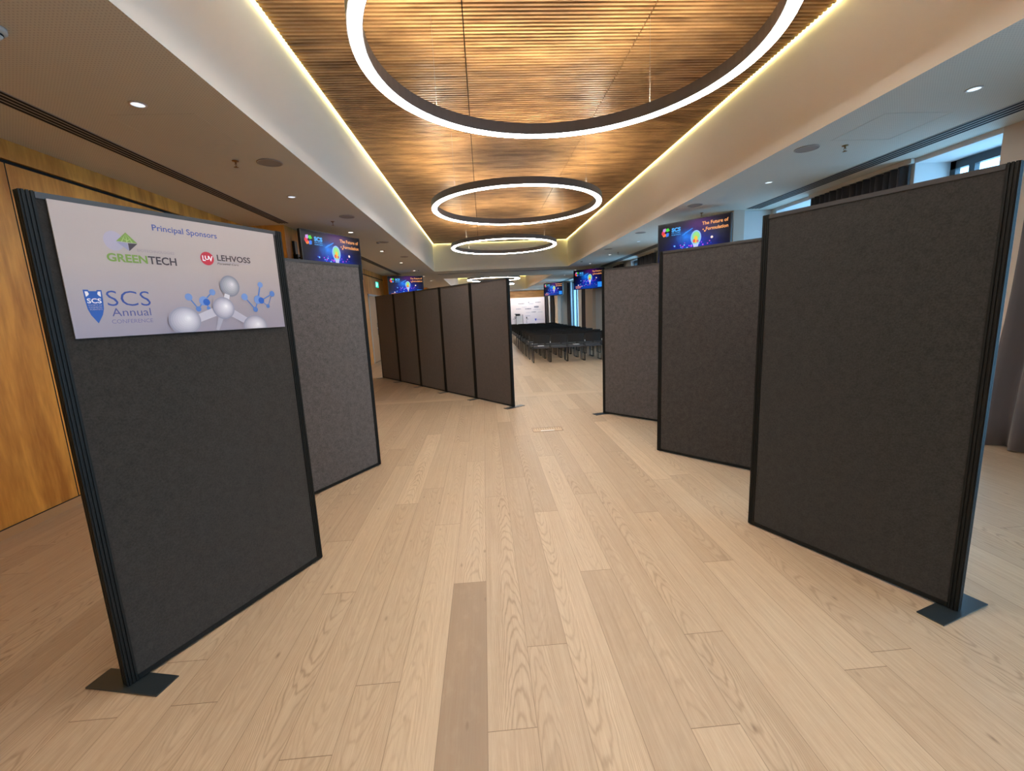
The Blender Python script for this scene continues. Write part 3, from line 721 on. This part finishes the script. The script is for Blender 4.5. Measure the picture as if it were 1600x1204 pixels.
D2 = [ink(132, 136, 150), ink(148, 150, 162), ink(160, 162, 172), ink(172, 173, 182), ink(184, 184, 192), ink(196, 195, 202), ink(210, 208, 214)]
a.bar(0.5836, pv(1.5823), 0.537, pv(1.4765), 0.017, 0.007, G[1])
a.bar(0.585, pv(1.5823), 0.400, pv(1.515), 0.022, 0.016, G[3]); a.bar(0.585, pv(1.5823), 0.737, pv(1.4900), 0.020, 0.016, G[2])
a.ball(0.6314, pv(1.690), 0.0500, 0.052, D2)
a.bar(0.612, pv(1.650), 0.590, pv(1.590), 0.012, 0.018, G[5])
a.ball(0.583, pv(1.582), 0.0545, 0.054, G)
a.ball(0.395, pv(1.527), 0.0700, 0.064, G, clipv=0.001)
a.ball(0.7376, pv(1.4850), 0.068, 0.058, G, clipv=0.001)
a.build('molecule_picture', sign)

# ------------------------------------------------------------------ hanging screens
def glow(r, g, b_, k=1.0):
    nm = f'screen_{r}_{g}_{b_}_{k}'
    if nm in MATS: return MATS[nm]
    return plain(nm, (0.006, 0.006, 0.006), 0.2, spec=0.12, emit=srgb(r, g, b_), es=k)
def mat_screen(name, k, red=1.0):
    m, n, l, b = newmat(name)
    tc = nd(n, 'ShaderNodeTexCoord'); s = nd(n, 'ShaderNodeSeparateXYZ'); l.new(tc.outputs['Object'], s.inputs[0])
    u, v = s.outputs[0], s.outputs[2]
    def blob(cu, cv, ru, rv):
        a_ = mth(n, l, 'DIVIDE', mth(n, l, 'SUBTRACT', u, cu), ru); c_ = mth(n, l, 'DIVIDE', mth(n, l, 'SUBTRACT', v, cv), rv)
        d_ = mth(n, l, 'ADD', mth(n, l, 'MULTIPLY', a_, a_), mth(n, l, 'MULTIPLY', c_, c_))
        return mth(n, l, 'POWER', 2.718, mth(n, l, 'MULTIPLY', d_, -1.0))
    t = nd(n, 'ShaderNodeTexNoise'); t.inputs['Scale'].default_value = 14; t.inputs['Detail'].default_value = 4; l.new(tc.outputs['Object'], t.inputs['Vector'])
    nz = mth(n, l, 'ADD', mth(n, l, 'MULTIPLY', t.outputs[0], 1.4), 0.25)
    c = mixc(n, l, mth(n, l, 'MULTIPLY', blob(0.02, 0.26, 0.30, 0.20), nz), srgb(3, 3, 12), srgb(10, 45, 180))
    c = mixc(n, l, mth(n, l, 'MULTIPLY', blob(0.10, 0.62, 0.22, 0.12), 0.75), c, srgb(70, 10, 95))
    c = mixc(n, l, mth(n, l, 'MULTIPLY', mth(n, l, 'MULTIPLY', blob(-0.10, 0.44, 0.14, 0.09), nz), 0.8), c, srgb(20, 120, 230))
    c = mixc(n, l, mth(n, l, 'MULTIPLY', blob(-0.05, 0.08, 0.5, 0.10), 0.6), c, srgb(15, 70, 170))
    b.inputs['Base Color'].default_value = (0.006, 0.006, 0.006, 1); b.inputs['Roughness'].default_value = 0.2; b.inputs['Specular IOR Level'].default_value = 0.12
    l.new(c, b.inputs['Emission Color']); b.inputs['Emission Strength'].default_value = k
    return m
SCR = mat_screen('screen_picture', 1.15)
def make_tv():
    t = thing('display_screen', '', 'screen')
    W_, H_ = 1.24, 0.71
    b = MB(); b.box(-W_ / 2, W_ / 2, 0.004, 0.06, 0, H_, TVBLACK, bevel=0.006); b.box(-0.35, 0.35, 0.06, 0.085, 0.12, 0.55, TVBLACK, bevel=0.01)
    for bx in ((-W_ / 2, W_ / 2, 0, 0.014), (-W_ / 2, W_ / 2, H_ - 0.011, H_), (-W_ / 2, -W_ / 2 + 0.011, 0, H_), (W_ / 2 - 0.011, W_ / 2, 0, H_)): b.box(bx[0], bx[1], -0.003, 0.006, bx[2], bx[3], TVBLACK)
    b.build('housing', t)
    b = MB(); b.box(-W_ / 2 + 0.011, W_ / 2 - 0.011, 0.0, 0.0035, 0.014, H_ - 0.011, SCR); s = b.build('picture', t)
    w2 = W_ / 2
    def X(f): return -w2 + f * W_
    def Z(f): return H_ * (1 - f)
    a = Art(-1, 0.00025); cx, cz, r = X(0.12), Z(0.21), 0.075
    for k, (c, an) in enumerate(((glow(200, 140, 220), 126), (glow(70, 210, 60), 54), (glow(50, 120, 230), -18 - 36), (glow(250, 130, 60), -126 - 0), (glow(225, 50, 70), 190))):
        a0 = math.radians(an - 34); a1 = math.radians(an + 40)
        a.poly([(cx + r * math.cos(a0), cz + r * math.sin(a0)), (cx + r * 1.12 * math.cos((a0 + a1) / 2), cz + r * 1.12 * math.sin((a0 + a1) / 2)), (cx + r * 0.8 * math.cos(a1), cz + r * 0.8 * math.sin(a1)), (cx + r * 0.35 * math.cos(a1), cz + r * 0.35 * math.sin(a1)), (cx + r * 0.35 * math.cos(a0), cz + r * 0.35 * math.sin(a0))], c)
    a.build('colour_wheel_logo', s)
    a = Art(-1, 0.00025); CY = glow(70, 170, 250)
    a.text('SCS', X(0.205), X(0.335), Z(0.215), 0.062, CY, 0.05); a.text('SOCIETY OF COSMETIC', X(0.205), X(0.335), Z(0.26), 0.017, CY, 0.02); a.text('SCIENTISTS', X(0.205), X(0.335), Z(0.305), 0.017, CY, 0.02)
    a.build('blue_lettering', s)
    a = Art(-1, 0.00025); OR = glow(250, 165, 95)
    a.text('The Future of', X(0.63), X(0.965), Z(0.17), 0.052, OR, 0.02); a.text('Formulation', X(0.68), X(0.965), Z(0.30), 0.052, OR, 0.02)
    a.disc(X(0.645), Z(0.27), 0.011, OR); a.disc(X(0.668), Z(0.31), 0.014, OR)
    a.build('headline_lettering', s)
    # light bulb with coloured filaments
    a = Art(-1, 0.00025); bx_, bz_ = X(0.55), Z(0.43)
    a.disc(bx_, bz_, 0.088, glow(150, 190, 250), 0.120); a.disc(bx_, bz_, 0.074, glow(120, 205, 200), 0.104); a.disc(bx_ + 0.004, bz_ + 0.03, 0.055, glow(150, 220, 130), 0.06)
    a.poly([(bx_ - 0.05, bz_ - 0.10), (bx_ + 0.05, bz_ - 0.10), (bx_ + 0.028, bz_ - 0.17), (bx_ - 0.028, bz_ - 0.17)], glow(190, 200, 250))
    a.disc(bx_, bz_ - 0.03, 0.03, glow(240, 190, 60), 0.06); a.disc(bx_ - 0.03, bz_ - 0.05, 0.022, glow(230, 90, 70), 0.03); a.disc(bx_ + 0.03, bz_ - 0.06, 0.018, glow(210, 90, 130), 0.02)
    a.poly([(bx_ - 0.016, bz_ - 0.17), (bx_ + 0.016, bz_ - 0.17), (bx_ + 0.010, bz_ - 0.235), (bx_ - 0.010, bz_ - 0.235)], glow(245, 225, 150))
    a.build('light_bulb_picture', s)
    a = Art(-1, 0.00025); rr = random.Random(4)
    cols = [glow(60, 140, 250), glow(190, 80, 230), glow(40, 90, 230), glow(110, 60, 220), glow(120, 190, 250), glow(220, 90, 200)]
    for k in range(40):
        f = rr.uniform(0.18, 0.84); g = rr.uniform(0.5, 0.8) + 0.18 * abs(f - 0.5)
        a.disc(X(f), Z(min(g, 0.9)), rr.uniform(0.006, 0.017), rr.choice(cols), seg=10)
    a.disc(X(0.165), Z(0.78), 0.02, glow(235, 225, 225)); a.disc(X(0.765), Z(0.47), 0.02, glow(250, 225, 215)); a.disc(X(0.29), Z(0.84), 0.011, glow(250, 240, 250))
    for k in range(7): a.bar(X(0.36 + 0.02 * k), Z(0.34 - 0.02 * k + 0.02 * (k % 2)), X(0.42 + 0.015 * k), Z(0.27 - 0.01 * k), 0.004, 0.007, glow(50, 140, 240))
    a.build('molecule_dots', s)
    a = Art(-1, 0.00025)
    for k in range(3): a.bar(X(0.07), Z(0.84 + 0.045 * k), X(0.27 - 0.02 * k), Z(0.84 + 0.045 * k), 0.009, 0.009, glow(205, 130, 120))
    a.build('salmon_caption_lines', s)
    a = Art(-1, 0.00025); a.poly([(X(0.80), Z(0.93)), (X(0.96), Z(0.93)), (X(0.96), Z(0.68)), (X(0.80), Z(0.68))], glow(40, 140, 240)); a.build('blue_square', s)
    return t
def place_tv(t, A, B, ztop, lb, pier_pt):
    A, B = Vector((*A, 0)), Vector((*B, 0)); d = (B - A).normalized(); c = (A + B) / 2; ang = math.atan2(d.y, d.x)
    t.location = (c.x, c.y, ztop - 0.71); t.rotation_euler = (0, 0, ang); t['label'] = lb; t['group'] = 'hanging display screens'
    b = MB(); p = Vector((*pier_pt, 0)) - c; p = Matrix.Rotation(-ang, 3, 'Z') @ p
    b.tube([(0, 0.085, 0.36), (p.x * 0.45, max(p.y * 0.6, 0.14), 0.36), (p.x, p.y, 0.36)], 0.018, TVBLACK, 8)
    T = Matrix.Translation((p.x, p.y, 0)) @ Matrix.Rotation(-ang, 4, 'Z')
    b.box(-0.02, 0.02, -0.05, 0.05, 0.02, 0.62, TVBLACK, T); b.box(-0.05, 0.05, -0.05, 0.05, 0.31, 0.41, TVBLACK, T)
    tag(b.build('mounting_arm', t), 'black arm fixed to the pier')
tv = make_tv(); tvs = [tv] + [copy_tree(tv) for _ in range(4)]
place_tv(tvs[0], (3.186, 7.944), (3.987, 7.002), 2.88, 'large hanging screen above the middle right-hand board', (4.275, 7.60))
place_tv(tvs[1], (-2.699, 7.091), (-2.110, 8.180), 2.88, 'hanging screen on the left, above the lit-toned charcoal board behind the sponsor sign', (-3.035, 7.70))
place_tv(tvs[2], (-3.23, 15.75), (-2.08, 16.19), 2.88, 'hanging screen above the joined dark screens, beside the green exit sign', (-3.033, 17.0))
place_tv(tvs[3], (3.446, 16.628), (4.365, 15.80), 2.88, 'hanging screen above the chairs, nearer of the two beside the window curtains', (4.19, 17.0))
place_tv(tvs[4], (3.498, 25.16), (4.42, 24.35), 2.95, 'smallest hanging screen, farthest one above the rows of chairs', (4.272, 25.45))

# ------------------------------------------------------------------ exit sign
t = thing('exit_sign', 'small glowing green emergency exit sign on the left wall above the door', 'exit sign', (XL + 0.001, 15.75, 2.5))
b = MB(); b.box(0.0, 0.04, -0.20, 0.20, 0.0, 0.20, plain('exit_case', (0.5, 0.5, 0.5), 0.5)); b.box(0.04, 0.044, -0.19, 0.19, 0.01, 0.19, plain('exit_green', (0.0, 0.3, 0.2), 0.5, emit=(0.0, 0.75, 0.48), es=1.2)); b.build('green_panel', t)
b = MB(); EW = plain('exit_white', (0.8, 0.9, 0.85), 0.5, emit=(0.6, 1.0, 0.85), es=1.2)
b.lathe([(0.0, 0), (0.016, 0)], EW, seg=12, T=Matrix.Translation((0.045, 0.03, 0.155)) @ Matrix.Rotation(PI / 2, 4, 'Y'))
for p, q_ in (((0.03, .14), (0.0, .085)), ((0.0, .085), (0.04, .05)), ((0.0, .085), (-.05, .04)), ((0.03, .135), (0.07, .10)), ((0.03, .135), (-.02, .13))):
    b.tube([(0.046, p[0], p[1]), (0.046, q_[0], q_[1])], 0.007, EW, 6)
b.box(0.0445, 0.046, -0.17, -0.10, 0.03, 0.17, EW); b.build('running_figure', t)

# ------------------------------------------------------------------ floor box
t = thing('floor_box', 'flush floor outlet hatch with a metal strip whitened as a glint in the middle of the floor', 'floor outlet', (0.73, 5.345, 0))
b = MB(); w, h = 0.19, 0.09; OF = plain('floor_box_frame', srgb(120, 96, 72), 0.4)
for bx in ((-w, w, -h, -h + .006), (-w, w, h - .006, h), (-w, -w + .006, -h, h), (w - .006, w, -h, h)): b.box(*bx, 0.0005, 0.003, OF)
b.build('frame', t)
b = MB(); b.box(-w + .008, w - .008, -h + .008, h - .008, 0.0005, 0.002, plain('floor_box_lid', srgb(196, 168, 134), 0.45))
for k in range(12): b.box(-w + .02 + k * .03, -w + .026 + k * .03, -h + .09, h - .015, 0.002, 0.0026, OF)
b.build('lid', t)
b = MB(); b.box(-0.09, 0.08, -0.07, -0.045, 0.002, 0.005, plain('strip_painted_glint', (0.95, 0.93, 0.90), 0.3)); b.build('metal_strip', t)  # plain white stands in for the ring light mirrored in the metal

# ------------------------------------------------------------------ chairs
CB = plain('chair_black_mesh', (0.010, 0.010, 0.011), 0.6); CS = plain('chair_seat_grey', (0.07, 0.07, 0.078), 0.7); CF = plain('chair_frame_black', (0.008, 0.008, 0.008), 0.35)
def make_chair():
    t = thing('conference_chair', '', 'chair')
    b = MB(); n_ = 8; th = 0.018                         # curved backrest
    P_ = []
    for k in range(5):
        z = 0.552 + 0.240 * k / 4; row = []
        for i in range(n_ + 1):
            s_ = i / n_ * 2 - 1; row.append((0.232 * s_, -0.215 - 0.05 * k / 4 + 0.035 * s_ * s_ - 0.02, z - 0.01 * s_ * s_ * (k == 4)))
        P_.append(row)
    fr = [[b.bm.verts.new(p) for p in r] for r in P_]; bk = [[b.bm.verts.new((p[0], p[1] + th, p[2])) for p in r] for r in P_]
    b.mi(CB)
    for k in range(4):
        for i in range(n_):
            b.bm.faces.new((fr[k][i], fr[k][i + 1], fr[k + 1][i + 1], fr[k + 1][i])); b.bm.faces.new((bk[k][i], bk[k][i + 1], bk[k + 1][i + 1], bk[k + 1][i]))
    for i in range(n_):
        b.bm.faces.new((fr[0][i], fr[0][i + 1], bk[0][i + 1], bk[0][i])); b.bm.faces.new((fr[4][i], fr[4][i + 1], bk[4][i + 1], bk[4][i]))
    for k in range(4):
        b.bm.faces.new((fr[k][0], fr[k + 1][0], bk[k + 1][0], bk[k][0])); b.bm.faces.new((fr[k][n_], fr[k + 1][n_], bk[k + 1][n_], bk[k][n_]))
    b.build('backrest', t)
    b = MB(); b.box(-0.222, 0.222, -0.215, 0.215, 0.405, 0.462, CS, bevel=0.016); b.build('seat', t)
    for s_ in (-1, 1):
        b = MB(); x = 0.232 * s_
        b.tube([(x, -0.235, 0.72), (x, -0.205, 0.45), (x, -0.215, 0.012), (x, -0.20, 0.010), (x, 0.20, 0.010), (x, 0.215, 0.014), (x, 0.20, 0.44), (x, 0.19, 0.445), (x, -0.20, 0.435)], 0.0095, CF, 6); b.build('side_frame', t)
    b = MB(); b.tube([(-0.232, -0.15, 0.42), (0.232, -0.15, 0.42)], 0.008, CF, 6); b.tube([(-0.232, 0.15, 0.42), (0.232, 0.15, 0.42)], 0.008, CF, 6); b.build('cross_rail', t)
    return t
ch0 = make_chair(); used = False
XCH = [1.60 + 0.497 * c for c in range(5)]; NROW = 13
rr = random.Random(3)
for r in range(NROW):
    for c in range(5):
        o = ch0 if not used else copy_tree(ch0); used = True
        o.location = (XCH[c] + rr.uniform(-.003, .003) - (0.05 * min(r, 3) / 3), 12.57 + 0.94 * r + rr.uniform(-.02, .02), 0); o.rotation_euler = (0, 0, R_(rr.uniform(-.8, .8)))
        rowd = 'nearest' if r == 0 else ('farthest' if r == NROW - 1 else ORD[r]); col = ['aisle end', 'second place from the aisle', 'third place from the aisle', 'fourth place from the aisle', 'window end'][c]
        o['label'] = f'black chair in the {rowd} row' + ('' if r in (0, NROW - 1) else ' counted from the screens') + f', {col}'
        o['group'] = 'black conference chairs in rows'
PAP = plain('paper_white', (0.75, 0.75, 0.78), 0.6); 
for (r, c, dxp, lb) in ((0, 0, 0.0, 'white leaflet on the nearest aisle-end chair'), (0, 2, 0.03, 'white leaflet on the third chair of the nearest row'), (1, 0, -0.05, 'white leaflet on the aisle-end chair of the second row'), (2, 0, -0.06, 'white leaflet on the aisle-end chair of the third row')):
    b = MB(); b.box(-0.085, 0.085, -0.10, 0.05, 0.4625, 0.480, PAP)
    tag(b.build('leaflet', loc=(XCH[c] + dxp - (0.05 * min(r, 3) / 3), 12.54 + 0.94 * r, 0)), lb, 'leaflet', 'leaflets on the seats')
for c, lb in ((0, 'small white oval tag between the first and second chairs of the nearest row'), (2, 'small white oval tag between the third and fourth chairs of the nearest row')):
    b = MB(); b.lathe([(0.0, -0.004), (0.018, -0.004), (0.018, 0.004), (0.0, 0.004)], PAP, seg=16, T=Matrix.Translation((0, 0, 0)) @ Matrix.Diagonal((0.75, 1, 1.5, 1)) @ Matrix.Rotation(PI / 2, 4, 'X'))
    tag(b.build('seat_tag', loc=(XCH[c] + 0.2485, 12.57 - 0.235, 0.58)), lb, 'tag', 'tags between the chairs')

# ------------------------------------------------------------------ stage end: backdrop, lectern, stand
def mat_backdrop():
    m, n, l, b = newmat('backdrop_print')
    tc = nd(n, 'ShaderNodeTexCoord'); s = nd(n, 'ShaderNodeSeparateXYZ'); l.new(tc.outputs['Object'], s.inputs[0])
    f = mth(n, l, 'DIVIDE', s.outputs[2], 2.4); l.new(ramp(n, l, f, [(0.0, srgb(206, 200, 214)), (0.6, srgb(226, 216, 216))]), b.inputs['Base Color']); b.inputs['Roughness'].default_value = 0.7; return m
t = thing('stage_backdrop', 'wide white backdrop printed with rows of small sponsor logos at the far end', 'backdrop', (0, 33.8, 0))
b = MB(); b.box(-0.3, 4.72, 0.0, 0.06, 0.0, 2.44, mat_backdrop()); b.build('printed_panel', t)
a = Art(-1, 0.0008)
GR, GR2, BL_ = ink(96, 98, 116), ink(150, 152, 172), ink(60, 80, 190)
def zb(py): return 2.42 - (py - 465.0) * 0.0489          # reads height from the photo row by row
def xb(px): return 2.10 + (px - 797) * 0.0483
def smudge(px, py, w, h, m, parts=4):
    x0_ = xb(px - w / 2); ww = w * 0.0483
    for k in range(parts):
        f0, f1 = k / parts, (k + 0.72) / parts; hh = h * 0.0489 / 2 * (0.75 + 0.25 * ((k * 7) % 3) / 2)
        a.poly([(x0_ + ww * f0, zb(py) - hh), (x0_ + ww * f1, zb(py) - hh), (x0_ + ww * f1, zb(py) + hh), (x0_ + ww * f0, zb(py) + hh)], m)
for px, py, w, h, m in ((814.5, 473.5, 10, 1.3, GR), (830, 474.2, 8, 1.1, GR2), (826, 472, 2.4, 1.6, GR), (841, 472.4, 9, 1.1, GR), (809.5, 481.5, 8, 1.6, GR2), (825, 481.8, 10, 1.6, GR), (838.3, 479.2, 7.5, 2.8, GR), (819, 479, 8, .6, GR2), (839, 483.6, 12, .6, GR2),
                      (833.8, 487, 7.5, 1.3, GR), (844, 487.5, 8, .8, GR2), (824, 492.6, 8, 1.1, GR2), (804.6, 489.2, 4, 1.4, GR), (804, 493.6, 4, 1.6, GR), (823.5, 497.6, 1.4, 2.0, GR), (825, 487.5, 8, .6, GR2), (830.5, 468.3, 7, .9, ink(210, 190, 215))):
    smudge(px, py, w, h, m)
a.build('sponsor_logos', t)
a = Art(-1, 0.0008); a.poly([(xb(834.6), zb(498)), (xb(836.2), zb(501.6)), (xb(837.8), zb(498)), (xb(837.6), zb(497.4)), (xb(834.8), zb(497.4))], BL_)
a.text('SCS', xb(838.5), xb(843.5), zb(499.6), 0.07, ink(110, 120, 190)); a.text('Annual', xb(843.9), xb(849), zb(499.6), 0.05, ink(150, 155, 200)); a.build('shield_and_lettering', t)
t = thing('lectern', 'white-fronted lectern with a dark top in front of the backdrop', 'lectern', (2.42, 30.6, 0))
LW = plain('lectern_white', (0.75, 0.75, 0.78), 0.5)
b = MB(); b.box(-0.15, 0.28, 0.0, 0.03, 0.05, 1.14, LW); b.build('front_panel', t)
b = MB(); b.box(-0.19, 0.12, -0.05, 0.28, 1.14, 1.27, CF, bevel=0.01); b.build('reading_top', t)
for x in (-0.17, 0.30):
    b = MB(); b.box(x - 0.014, x + 0.014, 0.0, 0.03, 0.0, 1.14 if x < 0 else 1.22, CF); b.build('leg', t)
b = MB(); b.box(-0.2, 0.33, -0.1, 0.3, 0.0, 0.03, CF); b.build('base', t)
t = thing('music_stand', 'small black stand with a crossed top left of the lectern', 'stand', (2.13, 30.0, 0))
b = MB(); b.tube([(0, 0, 0.02), (0, 0, 0.95)], 0.012, CF, 8); b.build('pole', t)
b = MB(); b.tube([(-0.14, 0, 0.93), (0.02, 0, 0.97), (0.12, 0, 1.06)], 0.012, CF, 6); b.tube([(-0.02, 0, 1.03), (0.08, 0, 0.93)], 0.012, CF, 6); b.build('top_arm', t)
for k in range(3):
    b = MB(); an = 2 * PI * k / 3 + .4; b.tube([(0, 0, 0.16), (0.25 * math.cos(an), 0.25 * math.sin(an), 0.01)], 0.009, CF, 6); b.build('leg', t)
t = thing('microphone_stand', 'thin dark stand right of the lectern in front of the backdrop', 'stand', (2.98, 30.6, 0))
b = MB(); b.tube([(0, 0, 0.02), (0, 0, 1.0)], 0.012, CF, 8); b.build('pole', t)
b = MB(); b.box(-0.03, 0.04, -0.03, 0.03, 0.92, 1.05, CF, bevel=0.01); b.build('microphone', t)
b = MB(); b.lathe([(0.0, 0.0), (0.14, 0.0), (0.13, 0.02), (0.0, 0.025)], CF, seg=20); b.build('base', t)

# ------------------------------------------------------------------ added stage fill lamps, unseen, to brighten backdrop and end wall
for k, x in enumerate((1.9, 3.0, 4.1)):
    t = thing('added_spotlight', f"{('left', 'middle', 'right')[k]} of the three added fill spotlights in front of the white backdrop", 'ceiling light', (x, 32.6, ZC), 0, 'added fill spotlights over the stage')
    b = MB(); b.lathe([(0.06, -0.001), (0.06, -0.02), (0.05, -0.02), (0.05, -0.001)], RIM, seg=20, closed=True); b.build('rim', t)
    b = MB(); b.lathe([(0.0, -0.004), (0.049, -0.004)], DLW, seg=20); b.build('lens', t)
    li = bpy.data.lights.new('added_fill_lamp', 'SPOT'); li.energy = 75; li.spot_size = R_(155); li.spot_blend = 0.6; li.color = (1.0, 0.93, 0.88); li.shadow_soft_size = 0.05
    lo = bpy.data.objects.new('added_fill_lamp', li); COL.objects.link(lo); lo.parent = t; lo.location = (0, 0, -0.03); lo.rotation_euler = (R_(38), 0, 0)
